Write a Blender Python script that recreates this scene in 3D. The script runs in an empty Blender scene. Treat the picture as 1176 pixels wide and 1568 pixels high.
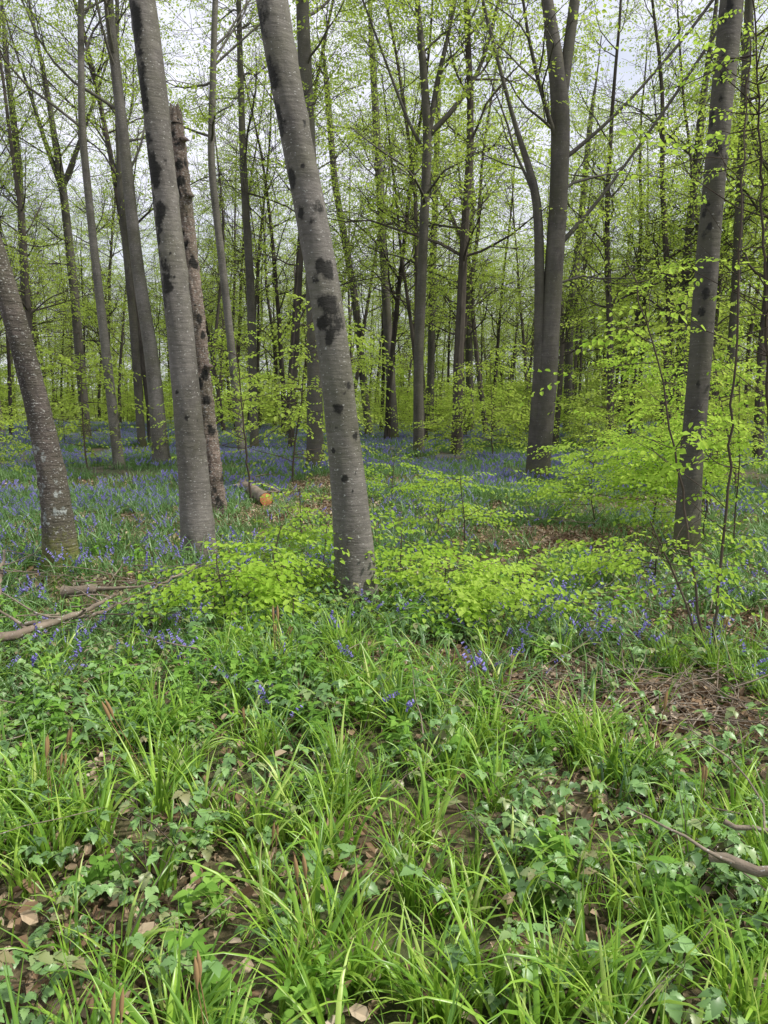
import bpy, math, random
import numpy as np
rng=np.random.default_rng(11); random.seed(11)
scene=bpy.context.scene
U=rng.uniform
# ---------------------------------------------------------------- survey helpers
F=1150.0; P=math.radians(8.1); CH=1.6; cP,sP=math.cos(P),math.sin(P)
def at(px,py,Y):
    u=(px-588)/F; v=(784-py)/F
    t=Y/(cP+v*sP)
    return np.array([u*t,Y,CH+(-sP+v*cP)*t]),t
def hgt(x,y):
    x=np.asarray(x,float); y=np.asarray(y,float)
    h=0.03*np.sin(x*1.3+.5*y)+0.025*np.sin(y*1.7-x*.6+1)+0.012*np.sin(3.1*x+2.2*y)
    h=h+np.clip((y-5.5)/5,0,1)*(.13*np.sin(x*.55+1.)*np.sin(y*.5+.5)-.04)
    far=np.clip((y-22)/25,0,1)
    h=h+far*0.25*np.sin(x*.14+1.2)*np.sin(y*.1)
    d=np.clip((y-70)/80,0,1); h=h-d*d*(3-2*d)*5
    s=np.clip((y-250)/400,0,1); h=h+s*s*(3-2*s)*20*(1+.3*np.sin(x*.012))
    return h
# ---------------------------------------------------------------- mesh builder
class MB:
    def __init__(s): s.V=[];s.F=[];s.M=[];s.R=[];s.Mo=[];s.Li=[];s.n=0
    def add(s,v,f,mat=0,rnd=0.5,moss=None,lich=None):
        v=np.asarray(v,np.float32).reshape(-1,3); f=np.asarray(f,np.int32).reshape(-1,4)
        s.V.append(v); s.F.append(f+s.n); s.M.append(np.full(len(f),mat,np.int32))
        s.R.append(np.broadcast_to(np.asarray(rnd,np.float32),(len(v),)))
        s.Mo.append(np.zeros(len(v),np.float32) if moss is None else moss.astype(np.float32))
        s.Li.append(np.zeros(len(v),np.float32) if lich is None else lich.astype(np.float32))
        s.n+=len(v)
    def mesh(s,name,mats,smooth=True):
        V=np.concatenate(s.V);Fc=np.concatenate(s.F);M=np.concatenate(s.M)
        me=bpy.data.meshes.new(name)
        me.vertices.add(len(V)); me.vertices.foreach_set('co',V.ravel())
        me.loops.add(len(Fc)*4); me.loops.foreach_set('vertex_index',Fc.ravel())
        me.polygons.add(len(Fc)); me.polygons.foreach_set('loop_start',np.arange(len(Fc),dtype=np.int32)*4)
        me.polygons.foreach_set('material_index',M)
        me.polygons.foreach_set('use_smooth',np.full(len(Fc),smooth))
        for nm,a in (('rnd',s.R),('moss',s.Mo),('lichen',s.Li)):
            at_=me.attributes.new(nm,'FLOAT','POINT'); at_.data.foreach_set('value',np.concatenate(a))
        for m in mats: me.materials.append(m)
        me.update(calc_edges=True)
        return me
    def obj(s,name,mats,smooth=True,parent=None,link=True):
        o=bpy.data.objects.new(name,s.mesh(name,mats,smooth))
        if link: scene.collection.objects.link(o)
        if parent: o.parent=parent
        return o
def frames(p):
    t=np.gradient(p,axis=0); t/=np.linalg.norm(t,axis=1)[:,None]+1e-9
    m=np.abs(t.mean(0)); ax=np.zeros(3); ax[int(np.argmin(m))]=1
    n=np.cross(t,ax); n/=np.linalg.norm(n,axis=1)[:,None]+1e-9
    b=np.cross(t,n); return t,n,b
_fc={}
def tubefaces(k,s):
    if (k,s) not in _fc:
        i=np.arange(k-1)[:,None]*s; j=np.arange(s)[None]; j2=(j+1)%s
        _fc[(k,s)]=np.stack([i+j,i+j2,i+s+j2,i+s+j],-1).reshape(-1,4)
    return _fc[(k,s)]
def tube(mb,p,r,s=5,mat=0,rnd=.5,**kw):
    p=np.asarray(p,float); t,n,b=frames(p)
    a=np.arange(s)*2*np.pi/s
    r=np.asarray(r,float)
    if r.ndim==1: r=r[:,None]
    v=p[:,None]+r[...,None]*(np.cos(a)[None,:,None]*n[:,None]+np.sin(a)[None,:,None]*b[:,None])
    mb.add(v,tubefaces(len(p),s),mat,rnd,**kw); return v
def eul(yaw,pitch,roll,sc):
    yaw,pitch,roll,sc=np.broadcast_arrays(*[np.asarray(q,float) for q in (yaw,pitch,roll,sc)])
    cy,sy,cp,sp,cr,sr=np.cos(yaw),np.sin(yaw),np.cos(pitch),np.sin(pitch),np.cos(roll),np.sin(roll)
    R=np.empty(yaw.shape+(3,3))
    R[...,0,0]=cy*cp;R[...,0,1]=cy*sp*sr-sy*cr;R[...,0,2]=cy*sp*cr+sy*sr
    R[...,1,0]=sy*cp;R[...,1,1]=sy*sp*sr+cy*cr;R[...,1,2]=sy*sp*cr-cy*sr
    R[...,2,0]=-sp;R[...,2,1]=cp*sr;R[...,2,2]=cp*cr
    return R*sc[...,None,None]
def emit(mb,pv,pf,R,T,mat=0,rnd=None,prnd=None):
    K=len(T)
    if K==0: return
    V=np.einsum('kij,nj->kni',R,pv)+np.asarray(T)[:,None]
    Fc=pf[None]+(np.arange(K)*len(pv))[:,None,None]
    if rnd is None: rnd=U(0,1,K)
    rr=np.repeat(rnd,len(pv))
    if prnd is not None: rr=np.clip(.5*rr+.5*np.tile(prnd,K),0,1)
    mb.add(V,Fc,mat,rr)
# ---------------------------------------------------------------- materials
def newmat(name):
    m=bpy.data.materials.new(name); m.use_nodes=True; nt=m.node_tree; nt.nodes.clear()
    return m,nt,nt.nodes.new('ShaderNodeOutputMaterial')
def N(nt,t,**kw):
    n=nt.nodes.new(t)
    for k,v in kw.items(): setattr(n,k,v)
    return n
def ramp(nt,fac,stops,interp='LINEAR'):
    r=N(nt,'ShaderNodeValToRGB'); r.color_ramp.interpolation=interp
    e=r.color_ramp.elements
    while len(e)<len(stops): e.new(.5)
    for el,(p,c) in zip(e,stops): el.position=p; el.color=(*c,1) if len(c)==3 else c
    nt.links.new(fac,r.inputs[0]); return r.outputs[0]
def mix(nt,f,a,b):
    m=N(nt,'ShaderNodeMix',data_type='RGBA')
    for s,v in ((m.inputs[0],f),(m.inputs[6],a),(m.inputs[7],b)):
        if isinstance(v,(float,int)): s.default_value=v
        elif isinstance(v,tuple): s.default_value=(*v,1)
        else: nt.links.new(v,s)
    return m.outputs[2]
def math_(nt,op,a,b,clamp=False):
    m=N(nt,'ShaderNodeMath',operation=op,use_clamp=clamp)
    for s,v in zip(m.inputs,(a,b)):
        if isinstance(v,(float,int)): s.default_value=v
        else: nt.links.new(v,s)
    return m.outputs[0]
def noise(nt,vec,scale,detail=4,rough=.6,sc=None):
    if sc:
        mp=N(nt,'ShaderNodeMapping'); mp.inputs['Scale'].default_value=sc; nt.links.new(vec,mp.inputs[0]); vec=mp.outputs[0]
    n=N(nt,'ShaderNodeTexNoise'); n.inputs['Scale'].default_value=scale; n.inputs['Detail'].default_value=detail
    n.inputs['Roughness'].default_value=rough; nt.links.new(vec,n.inputs['Vector']); return n.outputs['Fac']
def leafmat(name,cols,trans=.4,rough=.5,tcol=None,spec=False):
    m,nt,out=newmat(name); L=nt.links
    a=N(nt,'ShaderNodeAttribute',attribute_name='rnd'); oi=N(nt,'ShaderNodeObjectInfo')
    f=math_(nt,'ADD',math_(nt,'MULTIPLY',a.outputs['Fac'],.7),math_(nt,'MULTIPLY',oi.outputs['Random'],.3))
    k=len(cols); c=ramp(nt,f,[(i/(k-1),cc) for i,cc in enumerate(cols)])
    if spec:
        b=N(nt,'ShaderNodeBsdfPrincipled'); L.new(c,b.inputs['Base Color']); b.inputs['Roughness'].default_value=rough; b.inputs['Specular IOR Level'].default_value=.5
    else:
        b=N(nt,'ShaderNodeBsdfDiffuse'); L.new(c,b.inputs[0])
    t=N(nt,'ShaderNodeBsdfTranslucent')
    tc=mix(nt,.5,c,tcol) if tcol else c
    L.new(tc,t.inputs[0])
    ms=N(nt,'ShaderNodeMixShader'); ms.inputs[0].default_value=trans
    L.new(b.outputs[0],ms.inputs[1]); L.new(t.outputs[0],ms.inputs[2]); L.new(ms.outputs[0],out.inputs[0]); return m
def barkmat(name,lo,hi,greenz=0.0,green=(.09,.10,.03),lichen=.66,bump=.35,algae=.4):
    m,nt,out=newmat(name); L=nt.links
    tc=N(nt,'ShaderNodeTexCoord').outputs['Object']
    n1=noise(nt,tc,2.6,6,.68,(1,1,.45)); n2=noise(nt,tc,26,5,.75); n3=noise(nt,tc,38,2,.6,(1,1,1.8)); n4=noise(nt,tc,5,5,.65,(1,1,6))
    c=ramp(nt,n1,[(.3,lo),(.66,hi)])
    c=mix(nt,math_(nt,'MULTIPLY',ramp(nt,n4,[(.35,(0,0,0)),(.75,(1,1,1))]),.55),c,tuple(x*.45 for x in lo))
    c=mix(nt,math_(nt,'MULTIPLY',ramp(nt,noise(nt,tc,1.3,4,.7),[(.42,(0,0,0)),(.6,(1,1,1))]),algae),c,(.085,.085,.045))
    c=mix(nt,ramp(nt,noise(nt,tc,4.5,6,.75,(1,1,.5)),[(.54,(0,0,0)),(.74,(.7,.7,.7))]),c,(.035,.032,.026))
    c=mix(nt,ramp(nt,n3,[(lichen,(0,0,0)),(lichen+.03,(.8,.8,.8))]),c,(.40,.40,.37))
    li=N(nt,'ShaderNodeAttribute',attribute_name='lichen').outputs['Fac']
    lf=math_(nt,'ADD',math_(nt,'MULTIPLY',li,.8),math_(nt,'MULTIPLY',n2,.9))
    c=mix(nt,ramp(nt,lf,[(.88,(0,0,0)),(.98,(.9,.9,.9))]),c,(.34,.37,.35))
    if greenz>0:
        sx=N(nt,'ShaderNodeSeparateXYZ'); L.new(tc,sx.inputs[0])
        g=math_(nt,'ADD',math_(nt,'MULTIPLY',sx.outputs[2],-1/greenz),math_(nt,'MULTIPLY',n2,1.2))
        c=mix(nt,ramp(nt,g,[(-.0,(0,0,0)),(.35,(.9,.9,.9))]),c,green)
    mo=N(nt,'ShaderNodeAttribute',attribute_name='moss').outputs['Fac']
    mf=math_(nt,'ADD',mo,math_(nt,'MULTIPLY',math_(nt,'ADD',n2,math_(nt,'MULTIPLY',math_(nt,'SUBTRACT',noise(nt,tc,9,3,.6),.5),1.1)),.9))
    c=mix(nt,ramp(nt,mf,[(.76,(0,0,0)),(.9,(.55,.55,.55)),(1.,(1,1,1))]),c,(.016,.015,.012))
    b=N(nt,'ShaderNodeBsdfPrincipled'); L.new(c,b.inputs['Base Color']); b.inputs['Roughness'].default_value=.75
    b.inputs['Specular IOR Level'].default_value=.3
    bp=N(nt,'ShaderNodeBump'); bp.inputs['Strength'].default_value=bump; bp.inputs['Distance'].default_value=.03
    L.new(math_(nt,'ADD',n4,math_(nt,'MULTIPLY',n2,.6)),bp.inputs['Height']); L.new(bp.outputs[0],b.inputs['Normal'])
    L.new(b.outputs[0],out.inputs[0]); return m
def simplebark(name,lo,hi):
    m,nt,out=newmat(name); tc=N(nt,'ShaderNodeTexCoord').outputs['Object']; oi=N(nt,'ShaderNodeObjectInfo')
    n=noise(nt,tc,3,4,.7,(1,1,.4)); f=math_(nt,'ADD',math_(nt,'MULTIPLY',n,.8),math_(nt,'MULTIPLY',oi.outputs['Random'],.25))
    b=N(nt,'ShaderNodeBsdfDiffuse'); nt.links.new(ramp(nt,f,[(.35,lo),(.7,hi)]),b.inputs[0]); nt.links.new(b.outputs[0],out.inputs[0]); return m
M_bark=barkmat('beech_bark',(.085,.077,.066),(.215,.198,.178),lichen=.655,bump=.42)
M_barkR=barkmat('rough_bark',(.045,.038,.032),(.14,.115,.10),greenz=.7,green=(.13,.14,.03),lichen=.62,bump=1.)
M_snag=barkmat('rotten_bark',(.09,.065,.05),(.30,.23,.19),lichen=.60,bump=1.)
M_barkD=barkmat('dark_bark',(.045,.04,.034),(.13,.118,.102),greenz=.8,green=(.08,.085,.03),lichen=.70)  # darker grey-brown bark tone, fewer lichen flecks, green towards the base
M_far=simplebark('distant_bark',(.035,.031,.027),(.115,.10,.086))
M_twig=simplebark('twig_bark',(.045,.036,.03),(.11,.09,.07))
M_stick=barkmat('dead_wood',(.12,.085,.06),(.36,.29,.23),lichen=.64)
M_beech=leafmat('beech_leaf',[(.18,.34,.03),(.33,.51,.07),(.52,.68,.15)],.5,.45,(.62,.8,.12))
M_beechF=leafmat('beech_leaf_canopy',[(.20,.32,.04),(.32,.45,.07),(.47,.58,.14)],.52,.5,(.62,.75,.13))
M_grass=leafmat('sedge_blade',[(.06,.15,.02),(.16,.32,.035),(.31,.50,.06),(.52,.60,.20)],.35,.34,(.44,.66,.08),True)
M_bram=leafmat('bramble_leaf',[(.045,.10,.035),(.12,.23,.07),(.21,.37,.12),(.24,.18,.10)],.24,.40,(.32,.52,.09),True)
M_herb=leafmat('herb_leaf',[(.10,.21,.035),(.18,.35,.06),(.32,.52,.11)],.35,.45,(.40,.63,.08))
M_bbl=leafmat('bluebell_leaf',[(.045,.11,.03),(.10,.21,.055),(.19,.33,.10)],.27,.34,(.30,.5,.09),True)
M_bell=leafmat('bluebell_flower',[(.19,.17,.45),(.28,.25,.59),(.40,.36,.72)],.3,.6,(.38,.34,.8))
M_dead=leafmat('dead_leaf',[(.08,.05,.03),(.23,.155,.095),(.40,.31,.21),(.56,.48,.38)],.12,.7)
M_seed=leafmat('seed_spike',[(.14,.08,.04),(.36,.24,.12)],.1,.8)
# ---------------------------------------------------------------- leaf protos
def hexleaf(L=.055,w=.019,fold=.006,curl=-.008):
    v=np.array([[0,0,0],[L,0,curl],[L*.72,w*.85,fold+curl*.5],[L*.28,w,fold],[L*.28,-w,fold],[L*.72,-w*.85,fold+curl*.5]])
    return v,np.array([[0,1,2,3],[1,0,4,5]])
def ovate(L,w,n=6,ser=.12,curl=-.15,fold=.25):
    t=np.linspace(0,1,n); prof=np.sin(np.pi*t**.7)**.9; prof[0]=.05; prof[-1]=.02
    prof=prof*(1+ser*np.where(np.arange(n)%2,1,-1)); z=curl*L*t**2
    mid=np.stack([t*L,0*t,z],1); l=np.stack([t*L-.03*L,prof*w,z+fold*prof*w],1); r=l*[1,-1,1]
    v=np.concatenate([mid,l,r]); f=[]
    for i in range(n-1): f+= [[i,i+1,n+i+1,n+i],[i+1,i,2*n+i,2*n+i+1]]
    return v,np.array(f)
def blade(L,w,n=7,droop=1.2,lean=.3,twist=0,tipw=.08):
    s=np.linspace(0,1,n); ang=np.pi/2-lean-droop*s**1.6; ds=L/(n-1)
    x=np.concatenate([[0],np.cumsum(np.cos(ang[:-1])*ds)]); z=np.concatenate([[0],np.cumsum(np.sin(ang[:-1])*ds)])
    ww=w*np.minimum(1,(1-s)*1.6+tipw)*np.minimum(1,.5+s*3); tw=twist*s
    side=np.stack([-np.sin(tw)*.3,np.cos(tw),np.sin(tw)],1)
    c=np.stack([x,0*x,z],1); nrm=np.stack([np.sin(ang),0*x,-np.cos(ang)],1)
    v=np.concatenate([c-nrm*(ww*.5)[:,None],c+side*ww[:,None],c-side*ww[:,None]]); f=[]
    for i in range(n-1): f+=[[i,i+1,n+i+1,n+i],[i+1,i,2*n+i,2*n+i+1]]
    return v,np.array(f)
def spray_proto(nl=13,L=.42,leaf=.055,z=.06):
    V=[];Fc=[];Rn=[];n=0
    hv,hf=hexleaf(leaf,leaf*.34,leaf*.1,-leaf*.15)
    for i in range(nl):
        t=(i+1)/nl; s=1 if i%2 else -1
        yaw=s*math.radians(random.uniform(35,65))*(0 if i==nl-1 else 1)
        R=eul(yaw,random.uniform(-.1,.6),random.uniform(-.6,.6),random.uniform(.65,1.2))
        V.append(hv@R.T+[L*t,s*.012+.03*math.sin(t*3),-z*t*t+random.uniform(-.014,.014)]); Fc.append(hf+n); n+=6; Rn.append(np.full(6,random.random()))
    return np.concatenate(V),np.concatenate(Fc),np.concatenate(Rn)
SPR=[spray_proto(random.randint(10,15),random.uniform(.32,.48),.05) for _ in range(6)]
SPRF=[spray_proto(10,random.uniform(.6,.9),.083,.12) for _ in range(5)]
def put_sprays(mb,T,yaw,mat=0,sc=(.8,1.25),far=False,tilt=.25):
    T=np.asarray(T).reshape(-1,3); yaw=np.asarray(yaw); S=SPRF if far else SPR
    idx=rng.integers(0,len(S),len(T))
    for k,(v,f,r) in enumerate(S):
        m=idx==k; c=m.sum()
        if c: emit(mb,v,f,eul(yaw[m],rng.normal(.05,tilt,c),rng.normal(0,tilt,c),U(sc[0],sc[1],c)),T[m],mat,None,r)
# ---------------------------------------------------------------- tree growth
def unit(v): return v/(np.linalg.norm(v)+1e-9)
def perp(d):
    a=rng.normal(size=3); a-=a@d*d; return unit(a)
def walk(p,d,L,k,wob,up):
    pts=[p];d=d.copy()
    for i in range(k-1):
        d=unit(d+rng.normal(0,wob,3)+np.array([0,0,up])); p=p+d*L/(k-1); pts.append(p)
    return np.array(pts),d
def grow(mb,tips,p,d,L,r,lev,mx,up=.05,wob=.18,nch=6,minr=.006):
    k=7 if lev<2 else 5
    pts,_=walk(p,d,L,k,wob,up)
    rr=np.linspace(r,max(minr*.6,r*.25),k); tube(mb,pts,rr,5 if lev<2 else 3,0,random.random())
    if lev>=mx-1:
        for j in ((2,4) if lev==mx else (4,6)):
            if j<k: tips.append((pts[j],math.atan2(d[1],d[0])))
    if lev<mx:
        for _ in range(nch if lev==1 else max(3,nch-2)):
            t=random.uniform(.2,1); i=min(int(t*(k-1)),k-2); q=pts[i]+(pts[i+1]-pts[i])*(t*(k-1)-i)
            dd=unit(pts[i+1]-pts[i]); a=math.radians(random.uniform(28,60))
            nd=unit(dd*math.cos(a)+perp(dd)*math.sin(a)*np.array([1,1,.7]))
            grow(mb,tips,q,nd,L*random.uniform(.35,.6),max(minr,rr[i]*.55),lev+1,mx,up,wob,nch,minr)
def limbs(mb,tips,pts,rad,z0,n,mx=3,Ls=(2.,4.5),nch=5,minr=.006,elev=(10,60)):
    z=pts[:,2]; ztop=z[-1]
    for _ in range(n):
        zz=z0+(ztop-z0)*random.random()**.9; i=int(np.clip(np.searchsorted(z,zz),1,len(z)-1))
        f=(zz-z[i-1])/(z[i]-z[i-1]+1e-6); q=pts[i-1]+(pts[i]-pts[i-1])*f; r=rad[i]
        az=random.uniform(0,6.283); e=math.radians(random.uniform(*elev)); h=(zz-z0)/(ztop-z0+1e-6)
        L=random.uniform(*Ls)*(1-.45*h)
        grow(mb,tips,q,np.array([math.cos(az)*math.cos(e),math.sin(az)*math.cos(e),math.sin(e)]),L,min(r*.45,.016+.009*L),1,mx,nch=nch,minr=minr)
def smooth_path(ctrl,step):
    c=np.array(ctrl); seg=np.linalg.norm(np.diff(c[:,:3],axis=0),axis=1); s=np.concatenate([[0],np.cumsum(seg)])
    n=max(6,int(s[-1]/step)); q=np.linspace(0,s[-1],n)
    o=np.stack([np.interp(q,s,c[:,i]) for i in range(4)],1)
    w=max(1,int(.5/step)); 
    if n>4*w:
        for _ in range(2):
            pad=np.concatenate([2*o[:1]-o[1:w+1][::-1],o,2*o[-1:]-o[-w-1:-1][::-1]])
            o=np.stack([np.convolve(pad[:,i],np.ones(2*w+1)/(2*w+1),'valid') for i in range(4)],1)
    return o
def tree(name,Y,pix,H=19,hb=6,nl=14,mat=M_bark,near=False,spots=(),lspots=(),leaf=1.,extra=(),ext=True,nch=6,rough=0.):
    wood=MB(); lv=MB(); tips=[]
    def stem(pix,H,ext,root):
        ctrl=[]
        for px,py,w in pix:
            p,t=at(px,py,Y); ctrl.append([*p,w/2/F*t])
        if root:
            ctrl[0][2]=float(hgt(ctrl[0][0],Y))-.12
        if ext:
            a=np.array(ctrl[-1]);b=np.array(ctrl[-2]); d=unit((a-b)[:3])
            zt=a[2]
            while zt<H:
                d=unit(d*1.+np.array([random.uniform(-.07,.07),random.uniform(-.07,.07),.12])); a=a.copy(); a[:3]+=d*2; zt=a[2]
                a[3]=max(.03,ctrl[-1][3]-(2*(ctrl[-1][3]-.02)/max(2,(H-zt+2)))); ctrl.append(list(a))
        if not near and root:
            for c in ctrl[1:]: c[0]+=random.uniform(-.06,.06)
        o=smooth_path(ctrl,.035 if near else .35); p,r=o[:,:3],np.abs(o[:,3])
        s=44 if near else 12; a=np.arange(s)*2*np.pi/s
        z=p[:,2]-p[0,2]; R=r[:,None]*np.ones(s)
        if root:
            fl=np.exp(-z/.2)[:,None]; ph=random.uniform(0,6)
            R=R*(1+fl*(.25+.2*np.sin(a*5+ph)+.12*np.sin(a*3+ph*2)))
        if near:
            R=R*(1+.03*np.sin(a*2+z[:,None]*1.3)+.022*np.sin(a*3-z[:,None]*3.1)+.012*np.sin(a*7+z[:,None]*9)+.02*np.sin(z*2.7)[:,None])
            for _ in range(14):
                z0,a0=random.uniform(.5,max(z)*.5),random.uniform(0,6.283); R=R*(1+.09*np.exp(-((z[:,None]-z0)/.05)**2-((np.angle(np.exp(1j*(a-a0))))/.35)**2))
            if rough: R=R*(1+rng.normal(0,rough,R.shape))
        moss=None;lich=None
        t_,n_,b_=frames(p); vv=p[:,None]+R[...,None]*(np.cos(a)[None,:,None]*n_[:,None]+np.sin(a)[None,:,None]*b_[:,None]); vv=vv.reshape(-1,3)
        def paint(sp):
            m=np.zeros(len(vv))
            for py,u,rad in sp:
                c,t=at(588,py,Y); i=int(np.argmin(np.abs(p[:,2]-c[2]))); q=p[i]+np.array([u*r[i],-math.sqrt(max(0,1-u*u))*r[i],0])
                d=np.linalg.norm((vv-q)*[1,1,random.uniform(.55,1.1)],axis=1); m=np.maximum(m,.62*np.clip(1.5-d/rad,0,1))
            return m
        if spots: moss=paint(spots)
        if lspots: lich=paint(lspots)
        tube(wood,p,R,s,0,.5,moss=moss,lich=lich)
        return p,r
    p,r=stem(pix,H,ext,True)
    if ext and nl: limbs(wood,tips,p,r,hb,nl,nch=nch)
    for e in extra:
        p2,r2=stem(e,H*.9,True,False)
        limbs(wood,tips,p2,r2,max(p2[0,2]+.8,hb*.7),max(4,nl//2),nch=nch)
    o=wood.obj(name,[mat])
    if tips and leaf>0:
        T=np.array([t[0] for t in tips]); yw=np.array([t[1] for t in tips]); k=U(0,1,len(T))<leaf
        T=T[k];yw=yw[k]
        put_sprays(lv,T,yw+rng.normal(0,.9,len(yw)),far=True,sc=(.6,1.15),tilt=.2); lv.obj('leaves',[M_beechF],False,parent=o)
    return o,p,r
rs=lambda n,y0,y1,u0,u1,a,b:[(random.uniform(y0,y1),random.uniform(u0,u1),random.uniform(a,b)) for _ in range(n)]
spA=[(320,.55,.06),(345,.1,.035),(408,.1,.055),(420,.5,.055),(432,-.4,.04),(465,-.1,.07),(480,.25,.09),(497,.45,.07),(500,-.35,.06),(522,-.1,.045),(590,.75,.04),(628,-.15,.05),(668,.75,.035),(690,-.7,.03),(730,-.1,.035),(40,-.7,.07),(120,-.75,.08),(200,-.8,.07),(280,-.8,.06)]+rs(18,0,760,-.9,.9,.01,.02)+rs(14,0,330,-.95,-.5,.03,.06)
tree('beech_tree',5.85,[(549,940,68),(541,820,54),(530,700,50),(511,530,48),(485,370,48),(452,200,49),(413,0,50)],H=18,hb=7.5,nl=9,near=True,spots=spA,leaf=.5)
spB=rs(60,0,470,-1,-.35,.035,.08)+rs(14,0,850,-.9,.9,.01,.022)+[(640,.1,.03),(600,-.5,.03)]
tree('beech_tree',7.5,[(306,868,50),(297,740,44),(286,600,42),(264,400,40),(243,200,40),(218,0,38)],H=18,hb=8,nl=9,near=True,spots=spB,leaf=.5)
tree('mossy_leaning_tree',7.2,[(98,884,52),(90,800,42),(77,700,38),(55,610,36),(25,490,34),(-5,400,32),(-50,250,28)],H=13,hb=6.5,nl=7,mat=M_barkR,near=True,lspots=rs(22,680,800,-.9,.8,.02,.06),leaf=.6,rough=.02)
tree('beech_tree',7.7,[(1048,880,40),(1056,740,33),(1068,600,33),(1080,440,33),(1098,220,34),(1122,0,34)],H=17,hb=5.5,nl=9,near=True,spots=rs(20,0,600,-.95,-.2,.02,.05),mat=M_barkD,leaf=.7)
sn,_,_=tree('broken_dead_tree',10.5,[(334,803,28),(324,700,25),(305,530,24),(286,330,22),(268,178,20)],ext=False,mat=M_snag,near=True,rough=.07,spots=rs(34,180,800,-1,1,.03,.08),leaf=0)
m=MB()
tp,tt=at(268,178,10.5)
for i in range(9):
    a=i*.7; b=tp+np.array([math.cos(a)*.06,math.sin(a)*.06,-.1]); tube(m,[b,b+[0,0,.15],b+[random.uniform(-.03,.03),0,random.uniform(.16,.3)]],[.05,.035,.005],5)
for py,u in ((430,-1),(445,-1),(300,.9),(560,1),(215,.9),(250,-.9)):
    c,_=at(268+(py-178)*.105,py,10.5); tube(m,[c+[u*.1,-.04,-.03],c+[u*.12,-.06,0],c+[u*.12,-.06,.03]],[.02,.07,.01],8)
m.obj('splintered_top_and_fungus',[M_snag],parent=sn)
tree('beech_tree',19,[(183,718,17),(166,540,14),(142,380,12),(128,200,11),(125,0,9)],hb=6,leaf=.7)
tree('beech_tree',19.5,[(248,712,27),(231,560,22),(208,400,19),(188,200,17),(168,0,14)],hb=7,leaf=.7)
tree('beech_tree',33,[(133,672,15),(113,450,13),(95,290,12)],hb=7,mat=M_barkD,leaf=.7,extra=[[(95,290,9),(70,220,7),(48,150,5)],[(95,290,9),(118,230,7),(135,180,5)]])
tree('beech_tree',18.5,[(483,722,28),(478,560,22),(474,300,22),(466,0,20)],hb=6,mat=M_barkD,leaf=.9)
tree('twin_stem_beech_tree',15.7,[(822,738,36),(838,600,30),(848,450,29),(852,300,28),(858,160,30),(838,0,17)],hb=4.,nl=14,mat=M_barkD,leaf=.9,
   extra=[[(814,728,20),(826,560,17),(826,380,15),(823,290,14),(795,215,8),(780,160,6)],[(858,165,19),(870,80,17),(880,0,16)],[(852,380,8),(890,340,7),(930,290,4)],[(856,250,7),(900,215,6),(960,160,4)]])
tree('forked_beech_tree',24,[(641,698,17),(640,560,15),(645,400,14),(652,280,14),(658,200,14),(648,90,11),(640,0,8)],hb=6,mat=M_barkD,leaf=1,
   extra=[[(658,205,9),(690,175,8),(735,110,6),(765,0,5)],[(656,240,6),(630,200,5),(600,120,4)],[(658,200,9),(668,130,8),(690,40,6)]])
tree('beech_tree',46,[(658,660,12),(662,400,10),(668,250,9),(672,120,8)],hb=8,mat=M_barkD)
tree('beech_tree',36,[(604,674,15),(592,450,13),(579,250,12),(570,50,9)],hb=8,mat=M_barkD)
tree('beech_tree',48,[(721,655,12),(716,400,11)],hb=7,mat=M_barkD,extra=[[(716,400,8),(700,350,7),(670,290,5)],[(716,400,8),(724,330,7),(722,250,5)]])
tree('beech_tree',26,[(1110,690,16),(1122,500,14),(1135,250,13),(1146,0,12)],hb=5,mat=M_barkD)
tree('beech_tree',26,[(390,695,14),(382,450,13),(372,250,11),(366,80,9)],hb=6,mat=M_barkD,leaf=.8)
tree('beech_tree',21,[(372,708,13),(348,480,12),(325,250,11),(328,0,9)],hb=6,leaf=.8)
tree('beech_tree',40,[(566,670,12),(542,450,11),(512,280,10),(500,130,9)],hb=7,mat=M_barkD)
tree('beech_tree',30,[(1040,690,14),(1048,450,13),(1064,280,12),(1080,130,10)],hb=6,mat=M_barkD)
tree('beech_tree',42,[(868,670,14),(874,480,12),(890,330,10),(905,180,8)],hb=6,mat=M_barkD)
tree('beech_tree',28,[(218,690,13),(205,480,12),(185,300,10),(180,100,8)],hb=7,mat=M_barkD,leaf=.7)
tree('beech_tree',35,[(50,680,13),(40,450,12),(30,250,10),(10,80,8)],hb=6,mat=M_barkD,leaf=.7)
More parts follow.
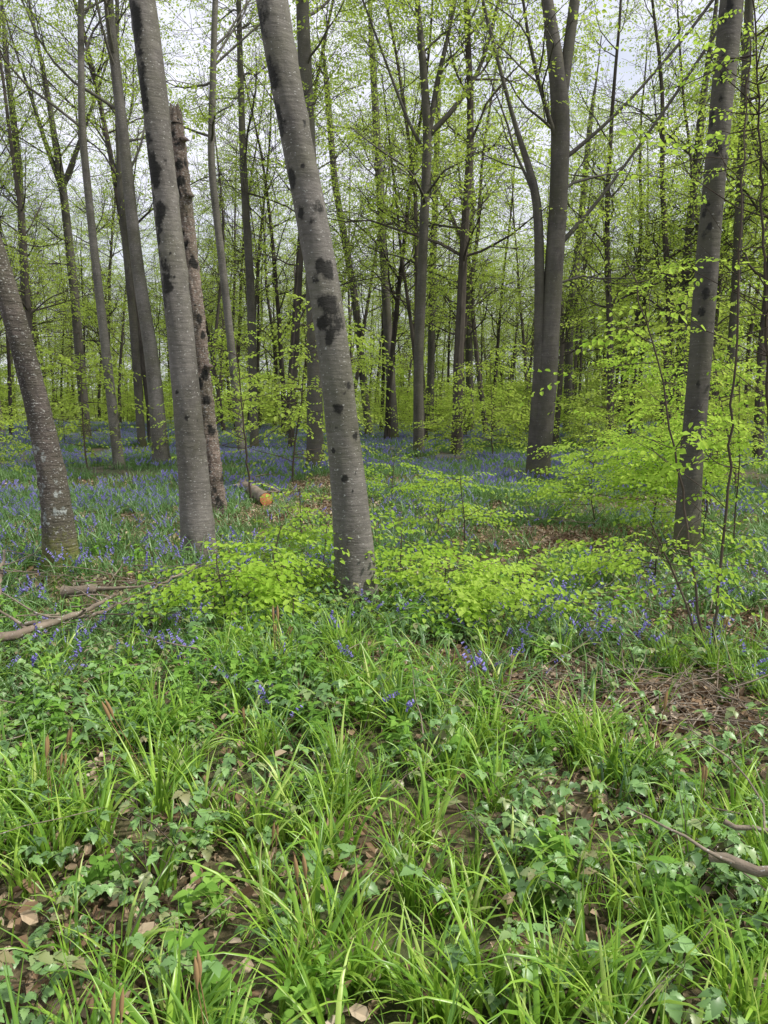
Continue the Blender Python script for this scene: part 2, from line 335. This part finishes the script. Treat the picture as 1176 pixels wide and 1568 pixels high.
# ---------------------------------------------------------------- scattering
def coll(name,meshes):
    c=bpy.data.collections.new(name)
    for i,me in enumerate(meshes):
        o=bpy.data.objects.new(f'{name}_variant_{i:02d}',me); c.objects.link(o)
    return c
def scatter(name,c,pts,rot,scl,idx):
    pts=np.asarray(pts,np.float32); me=bpy.data.meshes.new(name); me.vertices.add(len(pts)); me.vertices.foreach_set('co',pts.ravel())
    a=me.attributes.new('rot','FLOAT_VECTOR','POINT'); a.data.foreach_set('vector',np.asarray(rot,np.float32).ravel())
    a=me.attributes.new('scl','FLOAT','POINT'); a.data.foreach_set('value',np.asarray(scl,np.float32))
    a=me.attributes.new('idx','INT','POINT'); a.data.foreach_set('value',np.asarray(idx,np.int32))
    o=bpy.data.objects.new(name,me); scene.collection.objects.link(o)
    g=bpy.data.node_groups.new(name+'_nodes','GeometryNodeTree')
    g.interface.new_socket('Geometry',in_out='INPUT',socket_type='NodeSocketGeometry'); g.interface.new_socket('Geometry',in_out='OUTPUT',socket_type='NodeSocketGeometry')
    gi=g.nodes.new('NodeGroupInput');go=g.nodes.new('NodeGroupOutput'); ip=g.nodes.new('GeometryNodeInstanceOnPoints')
    ci=g.nodes.new('GeometryNodeCollectionInfo'); ci.inputs['Collection'].default_value=c; ci.inputs['Separate Children'].default_value=True; ci.inputs['Reset Children'].default_value=True
    def na(n,t):
        x=g.nodes.new('GeometryNodeInputNamedAttribute'); x.data_type=t; x.inputs['Name'].default_value=n; return [s for s in x.outputs if s.enabled and s.name=='Attribute'][0]
    er=g.nodes.new('FunctionNodeEulerToRotation'); l=g.links.new
    l(na('rot','FLOAT_VECTOR'),er.inputs[0]); l(er.outputs[0],ip.inputs['Rotation']); l(na('scl','FLOAT'),ip.inputs['Scale']); l(na('idx','INT'),ip.inputs['Instance Index'])
    ip.inputs['Pick Instance'].default_value=True
    l(gi.outputs[0],ip.inputs['Points']); l(ci.outputs[0],ip.inputs['Instance']); l(ip.outputs[0],go.inputs[0])
    md=o.modifiers.new('scatter','NODES'); md.node_group=g; return o
def wedge(n,y0,y1,k=.56,pad=.6):
    A=U(0,1,n*3); y=y0+(y1-y0)*A; x=U(-1,1,n*3)*(k*y1+pad); m=np.abs(x)<k*y+pad
    return x[m][:n],y[m][:n]
def fld(x,y,s,ph=0):
    return (np.sin(x*s+ph+1.7*np.sin(y*s*.7+ph))+np.sin(y*s*1.3+ph*2+1.3*np.sin(x*s*.8))+.6*np.sin(2.3*s*(x+y)+ph*3))/2.6
def inell(x,y,cx,cy,rx,ry): return np.clip(1.6-np.sqrt(((x-cx)/rx)**2+((y-cy)/ry)**2)*1.2,0,1)
def bare(x,y):
    b=inell(x,y,1.3,3.8,.85,.5)
    for e in ((2.4,5.2,.8,.4),(-1.3,12,1.2,2.6),(2.3,9.0,1.6,1.2),(.9,7.5,.8,.8),(.35,4.5,.45,.25),(-2.3,6.2,.5,.35),(.75,2.6,.3,.2),(1.75,3.0,.35,.3),(4.6,12.5,1.8,1.4),(-.6,16,1.3,2)): b=np.maximum(b,inell(x,y,*e))
    return b
def place(name,c,x,y,nv,sc,tilt=.12,dz=0.,idx=None,mul=1.):
    k=len(x); rot=np.stack([rng.normal(0,tilt,k),rng.normal(0,tilt,k),U(0,6.283,k)],1)
    return scatter(name,c,np.stack([x,y,hgt(x,y)+dz],1),rot,U(sc[0],sc[1],k)*mul,rng.integers(0,nv,k) if idx is None else idx)
def clump(n,L,w,spread,mat=0,mb=None,droop=(.4,1.9),lean=(.05,.55),seg=7):
    mb=mb or MB()
    for i in range(n):
        v,f=blade(random.uniform(*L),random.uniform(*w),seg,random.uniform(*droop),random.uniform(*lean),random.uniform(-1.4,1.4))
        R=eul(random.uniform(0,6.283),0,0,1); a=random.uniform(0,6.283); q=spread*random.random()
        mb.add(v@R.T+[math.cos(a)*q,math.sin(a)*q,-.01],f,mat,random.random()**1.2)
    return mb
gm=[clump(random.randint(12,22),(.2,.46),(.0042,.009),.05).mesh('sedge',[M_grass]) for _ in range(7)]
mb=clump(16,(.25,.45),(.004,.007),.05)
for j in range(2):
    p,_d=walk(np.array([.02*j,0,0]),unit(np.array([.1,.1*j,1])),.36,6,.03,0); tube(mb,p,np.full(6,.0015),4,1)
    e=p[-1]; tube(mb,[e-[0,0,.01],e+[0,0,.02],e+[.003,0,.05],e+[.006,0,.075]],[.002,.007,.006,.001],6,1,.8)
gm.append(mb.mesh('sedge_seed',[M_grass,M_seed]))
cg=coll('sedge_clump',gm)
x,y=wedge(980,1.2,4.6,.6,.7); g=fld(x,y,2.1,1.); keep=(U(0,1,len(x))<np.clip(.68+.5*g-.17*(y-2.2)-.35*(x<-.75)*(y<2.5),.06,1)*(1-.95*bare(x,y)))
x,y=x[keep],y[keep]; idx=rng.integers(0,7,len(x)); idx[U(0,1,len(x))<.035]=7
place('woodland_sedge_grass',cg,x,y,8,(.6,1.05),idx=idx)
fm=[clump(12,(.08,.22),(.0015,.003),.07,seg=5).mesh('fine_grass',[M_grass]) for _ in range(3)]
x,y=wedge(1200,1.2,9,.58,.7); k=U(0,1,len(x))<(1-.85*bare(x,y)); place('fine_grass',coll('fine_grass_tuft',fm),x[k],y[k],3,(.7,1.3))
def bramble():
    mb=MB(); 
    for s in range(3):
        az=random.uniform(0,6.283); p,_d=walk(np.zeros(3),unit(np.array([math.cos(az)*.8,math.sin(az)*.8,1.1])),random.uniform(.22,.42),7,.12,-.1)
        tube(mb,p,np.linspace(.003,.0012,7),4,1,.3)
        for i in range(2,7):
            yw=random.uniform(0,6.283); st=p[i]+np.array([math.cos(yw),math.sin(yw),.5])*.03
            tube(mb,[p[i],(p[i]+st)/2,st],[.001]*3,3,1,.3)
            rr=random.random(); 
            for dy,sc in ((0,1.15),(1.3,.8),(-1.3,.8)):
                v,f=ovate(.046,.0165,11,.13,-.3,.35); R=eul(yw+dy,random.uniform(-.2,.45),random.uniform(-.4,.4),sc*random.uniform(.7,1.15))
                mb.add(v@R.T+st,f,0,np.clip(rr+random.uniform(-.1,.1),0,1))
    return mb.mesh('bramble',[M_bram,M_twig])
cb=coll('bramble_plant',[bramble() for _ in range(6)])
x,y=wedge(1150,1.2,6.2,.58,.7); g=fld(x,y,1.7,4.); k=U(0,1,len(x))<np.clip(.4+.55*g+.45*(x<-.6)*(y<3),.1,1)*(1-.75*bare(x,y)); place('bramble_patch',cb,x[k],y[k],6,(.55,1.1))
def herb():
    mb=MB()
    for s in range(4):
        b=np.array([random.uniform(-.07,.07),random.uniform(-.07,.07),0]); H=random.uniform(.12,.24)
        p,_d=walk(b,unit(np.array([random.uniform(-.3,.3),random.uniform(-.3,.3),1])),H,5,.05,0); tube(mb,p,np.linspace(.002,.001,5),4,0,.3)
        for i in range(1,5):
            y0=random.uniform(0,3)
            for j in range(3):
                v,f=ovate(.06,.016,5,.05,-.3,.25); R=eul(y0+j*2.1,random.uniform(-.5,.2),random.uniform(-.3,.3),random.uniform(.6,1.1)); mb.add(v@R.T+p[i],f,0,random.random())
    return mb.mesh('herb',[M_herb])
ch=coll('dogs_mercury_plant',[herb() for _ in range(4)])
x,y=wedge(1500,1.6,8,.58,.7); L=inell(x,y,-1.4,3.8,1.4,.7); k=U(0,1,len(x))<np.clip(.16+.2*fld(x,y,2.2,2)+.85*L,0,1)*(1-.8*bare(x,y)); place('dogs_mercury',ch,x[k],y[k],4,(.65,1.1))
# bluebells
def bell(mb,c,d,mat,s=1.):
    d=unit(d); a=np.array([0,.007,.013,.016])*s; r=np.array([.0025,.0045,.004,.0065])*s
    tube(mb,[c+d*q for q in a],r,5,mat,random.random())
def bluebell(nl=8,ns=2,near=True,area=.1,mb=None,off=(0,0),s=1.):
    mb=mb or MB(); off=np.array([*off,0.])
    for i in range(nl):
        v,f=blade(random.uniform(.18,.34),random.uniform(.004,.0075),6 if near else 4,random.uniform(.6,2.0),random.uniform(.1,.8),random.uniform(-1,1)); R=eul(random.uniform(0,6.283),0,0,1)
        mb.add(v@R.T+off+[random.uniform(-area,area),random.uniform(-area,area),0],f,0,random.random())
    for i in range(ns):
        b=off+[random.uniform(-area,area),random.uniform(-area,area),0]; az=random.uniform(0,6.283); D=np.array([math.cos(az),math.sin(az),0])
        H=random.uniform(.18,.33); t=np.linspace(0,1,6); p=b+np.outer(t,[0,0,H])+np.outer(t**3,D*.08)-np.outer(t**6,[0,0,.04])
        tube(mb,p,np.full(6,.0016 if near else .002),4 if near else 3,0,.7)
        nb=random.randint(4,8) if near else 5
        for j in range(nb):
            q=p[-1]*(j/nb)+p[3]*(1-j/nb)+rng.normal(0,.003,3)
            if near: bell(mb,q,np.array([D[0]*.8+random.uniform(-.6,.6),D[1]*.8+random.uniform(-.6,.6),-.7]),1,1.1)
            else:
                z=np.array([0,0,-.019*s]); w=rng.normal(0,1,3); w[2]=0; w=unit(w)*.0075*s; w2=np.array([-w[1],w[0],0]); q=q+w*1.2
                mb.add([q-w,q+w,q+w*1.2+z,q-w*1.2+z,q-w2,q+w2,q+w2*1.2+z,q-w2*1.2+z],[[0,1,2,3],[4,5,6,7]],1,random.random())
    return mb
cbb=coll('bluebell_clump',[bluebell(9,random.choice((1,2,2,3))).mesh('bluebell',[M_bbl,M_bell]) for _ in range(6)]+[bluebell(12,0).mesh('bluebell_green',[M_bbl,M_bell]) for _ in range(3)])
def blue(x,y):
    f=.26+.48*fld(x,y,.9,.5)+.32*fld(x,y,2.7,2.)
    f=f+.65*inell(x,y,1.5,5.6,1.2,.6)+.35*inell(x,y,-1.9,7,1.6,1.6)+.12*(y>9)+.2*(x<-2)*(y>6)
    f=f+.4*inell(x,y,-1.1,4.6,1.4,.5)+.2*inell(x,y,.3,4.1,.7,.3)+.4*inell(x,y,-2,3.9,.5,.4)
    return np.clip(f,0,.9)*(1-.85*bare(x,y))
x,y=wedge(4300,2.6,14,.56,.8); k=U(0,1,len(x))<np.clip((y-2.4)/2,.1,1)*(1-.8*bare(x,y)); x,y=x[k],y[k]
fl=U(0,1,len(x))<blue(x,y)*np.clip((y-2.9)/1.2,.03,1)
place('bluebells',cbb,x,y,9,(.75,1.15),idx=np.where(fl,rng.integers(0,6,len(x)),rng.integers(6,9,len(x))))
def patch(flow):
    mb=MB()
    for i in range(20): bluebell(6,random.choice((0,1,1,2)) if flow else 0,False,.06,mb,(random.uniform(-.45,.45),random.uniform(-.45,.45)),1.3)
    return mb.mesh('bluebell_patch',[M_bbl,M_bell])
cbp=coll('bluebell_drift_patch',[patch(True) for _ in range(4)]+[patch(False) for _ in range(3)])
x,y=wedge(4600,12.5,62,.56,2); k=U(0,1,len(x))<np.clip(1-.7*bare(x,y),0,1)*np.clip(1.1-.004*(y-20),.4,1); x,y=x[k],y[k]
fl=U(0,1,len(x))<np.clip(.6+.6*fld(x,y,.35,2.)+.01*(y-20),.08,.95)
place('bluebell_drifts',cbp,x,y,7,(.8,1.25),tilt=.04,idx=np.where(fl,rng.integers(0,4,len(x)),rng.integers(4,7,len(x))))
def litter():
    mb=MB(); K=48
    for v,f in (hexleaf(.055,.017,.014,.016),hexleaf(.045,.012,.010,-.014)):
        emit(mb,v,f,eul(U(0,6.28,K//2),U(-.6,.6,K//2),U(-1.2,1.2,K//2),U(.5,1.1,K//2)),np.stack([U(-.25,.25,K//2),U(-.25,.25,K//2),U(.004,.045,K//2)],1))
    return mb.mesh('litter',[M_dead],False)
x,y=wedge(2000,1.2,17,.56,.8); x=np.concatenate([x,rng.normal(1.3,.4,70),rng.normal(2.4,.35,40),rng.normal(2.2,.7,90),rng.normal(-1.3,.6,80)]); y=np.concatenate([y,rng.normal(3.8,.22,70),rng.normal(5.2,.2,40),rng.normal(9,.7,90),rng.normal(12,1.3,80)])
place('leaf_litter',coll('leaf_litter_patch',[litter() for _ in range(5)]),x,y,5,(.8,1.2),tilt=.03)
mb=MB()
def twigs(n,xf,yf,L,r,hz=(.01,.06)):
    for _ in range(n):
        x0,y0=random.uniform(*xf),random.uniform(*yf); a=random.uniform(0,6.283)
        p,_d=walk(np.array([x0,y0,float(hgt(x0,y0))+random.uniform(*hz)]),np.array([math.cos(a),math.sin(a),random.uniform(-.02,.12)]),random.uniform(*L),6,.1,0); tube(mb,p,np.linspace(random.uniform(*r),.0012,6),4,0,random.random())
twigs(170,(.65,1.9),(3.4,4.15),(.2,.7),(.002,.006),(.02,.14)); twigs(110,(-3,3),(1.8,8),(.2,.8),(.002,.006),(.02,.18)); twigs(70,(1,4),(4.5,9),(.3,1.2),(.003,.006),(.02,.3)); twigs(40,(-2,0),(10,15),(.3,.9),(.004,.01)); twigs(40,(-3.4,-1.6),(5,6.6),(.3,1.),(.003,.007),(.05,.25))
mb.obj('fallen_twigs',[M_stick])
def G(px,py):
    v=(784-py)/F; t=CH/(sP-v*cP); return np.array([(px-588)/F*t,t*(cP+v*sP)])
def fbranch(name,pts,r0,r1,kids=3,mat=M_stick,lift=.05):
    mb=MB(); c=[]
    for px,py,dz in pts: g=G(px,py); c.append([g[0],g[1],float(hgt(*g))+lift+dz,0])
    o=smooth_path(c,.05); p=o[:,:3]+rng.normal(0,.006,(len(o),3)); rr=np.linspace(r0,r1,len(p)); tube(mb,p,rr*U(.85,1.15,len(p)),8)
    for _ in range(kids):
        i=random.randint(2,len(p)-2); a=random.uniform(0,6.28); q,_d=walk(p[i],unit(np.array([math.cos(a),math.sin(a)*.5,random.uniform(.05,.3)])),random.uniform(.25,.7),7,.15,0); tube(mb,q,np.linspace(rr[i]*.5,.002,7),5)
    return mb.obj(name,[mat])
fbranch('fallen_branch',[(-10,1025,.16),(60,1005,.18),(120,990,.2),(180,965,.24)],.032,.013,5)
fbranch('fallen_branch',[(40,985,.13),(140,978,.15),(230,955,.2),(300,930,.28)],.016,.006,5)
fbranch('fallen_branch',[(100,935,.14),(150,935,.14)],.05,.04,1)
fbranch('fallen_branch',[(1080,1460,.24),(1120,1470,.24),(1200,1500,.22)],.013,.018,1)
fbranch('fallen_branch',[(1100,1385,.22),(1200,1395,.22)],.009,.008,1)
fbranch('fallen_branch',[(-10,960,.02),(10,890,.25)],.03,.01,3)
mb=MB(); g0=G(372,745); g1=G(408,772); a=np.array([*g0,float(hgt(*g0))+.16]); b=np.array([*g1,float(hgt(*g1))+.14]); d=unit(b-a)
pp=[a+(b-a)*t for t in np.linspace(0,1,9)]; tube(mb,pp,.11*U(.92,1.08,(9,14)),14)
tube(mb,[b,b+d*.004,b+d*.005],[.105,.06,.001],14,1); tube(mb,[a,a-d*.01],[.1,.002],14,0)
m2,nt,out=newmat('cut_wood'); bb=N(nt,'ShaderNodeBsdfPrincipled'); tcn=N(nt,'ShaderNodeTexCoord').outputs['Object']
nt.links.new(ramp(nt,noise(nt,tcn,30),[(.3,(.35,.12,.04)),(.7,(.6,.28,.12))]),bb.inputs['Base Color']); nt.links.new(bb.outputs[0],out.inputs[0])
mb.obj('cut_log',[M_stick,m2])
fbranch('fallen_branch',[(360,752,.1),(385,735,.15),(430,760,.1)],.05,.03,4)
# ---------------------------------------------------------------- beech saplings and low branches
def sapling(base,H,spread,nb,ns=4,lo=.15,bearing=None,arc=3.14,stem_r=.012,far=False,lean=(0,0)):
    w=MB();lv=MB(); base=np.asarray(base,float)
    p,_=walk(base-[0,0,.05],unit(np.array([lean[0]+random.uniform(-.1,.1),lean[1],1.])),H,9,.07,.02); tube(w,p,np.linspace(stem_r,.004,9),6)
    T=[];Yw=[]
    for _ in range(nb):
        t=lo+(1-lo)*random.random(); i=min(7,int(t*8)); q=p[i]+(p[i+1]-p[i])*(t*8-i)
        az=(random.uniform(-arc,arc)+(bearing or 0)); e=random.uniform(.0,.35); L=spread*random.uniform(.5,1)*(1-.45*(t-lo)/(1-lo))
        b,_=walk(q,np.array([math.cos(az)*math.cos(e),math.sin(az)*math.cos(e),math.sin(e)]),L,7,.12,-.03); tube(w,b,np.linspace(stem_r*.45,.0015,7),4)
        for j in range(ns):
            k=random.randint(1,6); T.append(b[k]); Yw.append(az+random.choice((-1,1))*random.uniform(.2,1.1))
        T.append(b[6]);Yw.append(az)
    put_sprays(lv,T,np.array(Yw),0,(.75,1.2),far=far,tilt=.22); return w,lv
def sap_obj(name,*a,**k):
    w,lv=sapling(*a,**k); o=w.obj(name,[M_twig]); lv.obj('leaves',[M_beech],False,parent=o); return o
gz=lambda x,y:[x,y,float(hgt(x,y))]
for (x,y,H,s,n,b,arc) in ((-.75,5.45,.62,.6,14,math.pi,2.2),(-1.15,5.3,.6,.5,11,0,3.14),(-.15,5.25,.2,.35,6,0,3.14),(.4,5.5,.5,.6,13,0,2.0),(.8,5.5,.42,.6,12,0,3.14),(.15,6.3,.62,.7,10,0,3.14),(-.55,6.4,.66,.6,10,0,3.14),(-.95,5.9,.72,.5,9,0,3.14),(.55,5.2,.3,.4,7,0,2.2),(-.65,5.0,.36,.35,6,math.pi,2.4)):
    sap_obj('beech_sapling_bush',gz(x,y),H,s,n,4,.3,b,arc,stem_r=.007)
for (x,y,H,s,n,b,arc) in ((.95,8.6,.95,.8,11,0,3.14),(.7,9.6,.9,.8,8,0,3.14),(3.4,9.4,1.3,1.4,34,math.pi,1.4),(4.1,9.6,1.6,1.5,38,math.pi,1.7),(2.9,10.2,1.1,1.1,20,math.pi,1.6),(3.7,8.6,1.2,1.1,20,math.pi,1.6),(2.4,6.5,.5,.9,10,math.pi,.9),(3.9,8.2,2.2,1.0,22,math.pi,2),(4.6,10.5,2.6,1.5,30,math.pi,2),(-1.0,8.7,.8,.5,6,0,3.14),(.1,12,.8,.7,8,0,3.14),(1.2,6.9,.35,.4,5,0,3.14)):
    sap_obj('beech_sapling',gz(x,y),H,s,n,4,.35,b,arc,stem_r=.01)
def polysap(name,Y,stems,nb,sc,y_lo,y_hi,spread=.6,r=.012):
    w=MB();lv=MB();T=[];Yw=[]
    for st in stems:
        c=[[*at(px,py,Y)[0],0] for px,py in st]; c[0][2]=float(hgt(c[0][0],Y))-.03
        p=smooth_path(c,.12)[:,:3]; p=p+rng.normal(0,.008,p.shape); rr=np.linspace(r,r*.35,len(p)); tube(w,p,rr,6)
        for _ in range(nb):
            i=random.randint(int(len(p)*y_lo),int(len(p)*y_hi)-1); az=random.uniform(0,6.283); e=random.uniform(0,.6); L=spread*random.uniform(.4,1.2)
            b,_=walk(p[i],np.array([math.cos(az)*math.cos(e),math.sin(az)*math.cos(e),math.sin(e)]),L,7,.13,.02); tube(w,b,np.linspace(r*.35,.0015,7),4)
            for j in range(sc):
                T.append(b[random.randint(2,6)]); Yw.append(az+random.uniform(-1,1))
    o=w.obj(name,[M_twig]); put_sprays(lv,T,np.array(Yw),0,(.6,1.),tilt=.25); lv.obj('leaves',[M_beech],False,parent=o)
polysap('tall_beech_sapling',4.55,[[(1083,1025),(1068,900),(1042,760),(1022,600),(1005,470),(960,400)],[(1088,1025),(1112,900),(1108,780),(1120,620),(1140,420),(1130,250),(1150,60)],[(1078,1025),(1040,900),(1000,800)]],13,2,.25,1,.5,.010)
polysap('tall_beech_sapling',7,[[(1190,900),(1180,700),(1170,400),(1160,100),(1150,-60)]],50,3,.25,1,1.4,.02)
polysap('tall_beech_sapling',12.5,[[(385,770),(372,640),(362,520)]],22,4,.35,1,1.3,.02)
sm=[]
for i in range(5):
    w,lv=sapling([0,0,0],random.uniform(2.2,4.2),1.5,32,4,.15,stem_r=.022,far=True)
    mm=MB()
    for src,mi in ((w,0),(lv,1)): mm.add(np.concatenate(src.V),np.concatenate(src.F),mi,np.concatenate(src.R))
    sm.append(mm.mesh('understory',[M_twig,M_beechF],False))
cs=coll('understory_sapling',sm)
x,y=wedge(520,20,100,.58,3); k=(U(0,1,len(x))<.45+.6*fld(x,y,.2,1.)+.2*(y>60)+.12*(x>0)); x,y=x[k],y[k]
x=np.concatenate([x,[-4.6,-1.9,4.7,6.4,7.5,3.2,-7.5,2.,-9,8.5,9.5,6.8]]); y=np.concatenate([y,[20,15.5,14.5,13.5,17,22,19,30,17,19,22,24]])
place('beech_understory',cs,x,y,5,(.5,1.15),tilt=.05,mul=1+np.clip((y-40)/35,0,1)*.9)
# ---------------------------------------------------------------- distant trees
dm=[]
for i in range(7):
    w=MB();tips=[];lv=MB(); H=random.uniform(17,23)
    p,_=walk(np.array([0,0,-.3]),unit(np.array([random.uniform(-.07,.07),random.uniform(-.07,.07),1])),H,14,.045,.02)
    r=np.linspace(random.uniform(.10,.17),.03,14); r[0]*=1.3; tube(w,p,r,8)
    limbs(w,tips,p,r,random.uniform(2.5,6),20,3,(2.2,5.5),6,.008)
    T=np.array([t[0] for t in tips]);yw=np.array([t[1] for t in tips]); k=U(0,1,len(T))<(.38+.11*i)*np.clip(1.5-T[:,2]/17,.5,1)
    put_sprays(lv,T[k],yw[k]+rng.normal(0,.9,k.sum()),far=True,sc=(.8,1.4),tilt=.16)
    mm=MB()
    for src,mi in ((w,0),(lv,1)): mm.add(np.concatenate(src.V),np.concatenate(src.F),mi,np.concatenate(src.R))
    dm.append(mm.mesh('distant_beech',[M_far,M_beechF],False))
cd=coll('distant_beech_tree',dm)
x,y=wedge(520,25,110,.58,5); px=[];py=[]
for a,b in zip(x,y):
    if all((a-c)**2+(b-d)**2>3.5 for c,d in zip(px,py)): px.append(a);py.append(b)
px=np.array(px+[-12,12,-14,11,13]);py=np.array(py+[18,16,24,22,12])
lean_=np.clip(px/(.5*py)*1.6+3.1+rng.normal(0,1.7,len(px)),0,6.4).astype(int)
place('distant_trees',cd,px,py,7,(.72,1.1),tilt=.035,idx=lean_)
# ---------------------------------------------------------------- ground
n1,n2=220,300
gx=np.sinh(np.linspace(-5.2,5.2,n1))*5; gy=np.concatenate([np.linspace(-60,0,20)[:-1],np.linspace(0,14,140),14+np.geomspace(.1,860,n2-140-19)])
X,Yg=np.meshgrid(gx,gy); V=np.stack([X,Yg,hgt(X,Yg)],-1).reshape(-1,3); W=len(gx)
i=np.arange(len(gy)-1)[:,None]*W+np.arange(W-1)[None]; Fc=np.stack([i,i+1,i+W+1,i+W],-1).reshape(-1,4)
m,nt,out=newmat('woodland_floor'); L=nt.links; tc=N(nt,'ShaderNodeTexCoord').outputs['Object']
c=ramp(nt,noise(nt,tc,9,8,.75),[(.3,(.03,.022,.014)),(.5,(.11,.08,.05)),(.68,(.28,.21,.14))])
c=mix(nt,ramp(nt,noise(nt,tc,.8,5,.6),[(.4,(0,0,0)),(.6,(.8,.8,.8))]),c,(.05,.085,.024))
sx=N(nt,'ShaderNodeSeparateXYZ'); L.new(tc,sx.inputs[0])
c=mix(nt,math_(nt,'MULTIPLY',ramp(nt,math_(nt,'MULTIPLY',sx.outputs[1],.01),[(.15,(0,0,0)),(.3,(1,1,1))]),ramp(nt,noise(nt,tc,.35,5,.7),[(.38,(0,0,0)),(.58,(.5,.5,.5))])),c,(.14,.13,.26))
c=mix(nt,ramp(nt,math_(nt,'MULTIPLY',sx.outputs[1],.005),[(.5,(0,0,0)),(.65,(1,1,1))]),c,(.17,.20,.11))
b=N(nt,'ShaderNodeBsdfPrincipled'); L.new(c,b.inputs['Base Color']); b.inputs['Roughness'].default_value=.95; b.inputs['Specular IOR Level'].default_value=.1
bp=N(nt,'ShaderNodeBump'); bp.inputs['Distance'].default_value=.03; bp.inputs['Strength'].default_value=.8; L.new(noise(nt,tc,14,6,.7),bp.inputs['Height']); L.new(bp.outputs[0],b.inputs['Normal']); L.new(b.outputs[0],out.inputs[0])
mb=MB(); mb.add(V,Fc); mb.obj('ground',[m])
# ---------------------------------------------------------------- light, sky, camera
EL,AZ=52,105
wd=bpy.data.worlds.new('World'); scene.world=wd; wd.use_nodes=True; nt=wd.node_tree; nt.nodes.clear(); out=N(nt,'ShaderNodeOutputWorld'); bg=N(nt,'ShaderNodeBackground')
sk=N(nt,'ShaderNodeTexSky',sky_type='NISHITA'); sk.sun_disc=False; sk.sun_elevation=math.radians(EL); sk.sun_rotation=math.radians(AZ); sk.dust_density=3; sk.air_density=1.2
tcw=N(nt,'ShaderNodeTexCoord').outputs['Generated']
cl=ramp(nt,noise(nt,tcw,3.5,6,.6,(1,1,2)),[(.35,(.6,.6,.6)),(.6,(1,1,1))])
col=mix(nt,cl,sk.outputs[0],(7.3,7.4,8.3)); nt.links.new(col,bg.inputs[0]); bg.inputs[1].default_value=.145; nt.links.new(bg.outputs[0],out.inputs[0])
sl=bpy.data.lights.new('sun','SUN'); sl.energy=5.0; sl.angle=math.radians(4); sl.color=(1,.955,.87); so=bpy.data.objects.new('sun',sl); scene.collection.objects.link(so)
el,az=math.radians(EL),math.radians(AZ); from mathutils import Vector
sd=Vector((math.sin(az)*math.cos(el),math.cos(az)*math.cos(el),math.sin(el))); so.rotation_euler=sd.to_track_quat('Z','Y').to_euler()
cam=bpy.data.cameras.new('camera'); co=bpy.data.objects.new('camera',cam); scene.collection.objects.link(co); co.location=(0,0,CH); co.rotation_euler=(math.pi/2-P,0,0)
cam.sensor_width=36; cam.lens=36*F/1568; cam.clip_end=3000; cam.clip_start=.05; scene.camera=co
scene.view_settings.view_transform='Standard'; scene.view_settings.look='None'; scene.view_settings.exposure=0
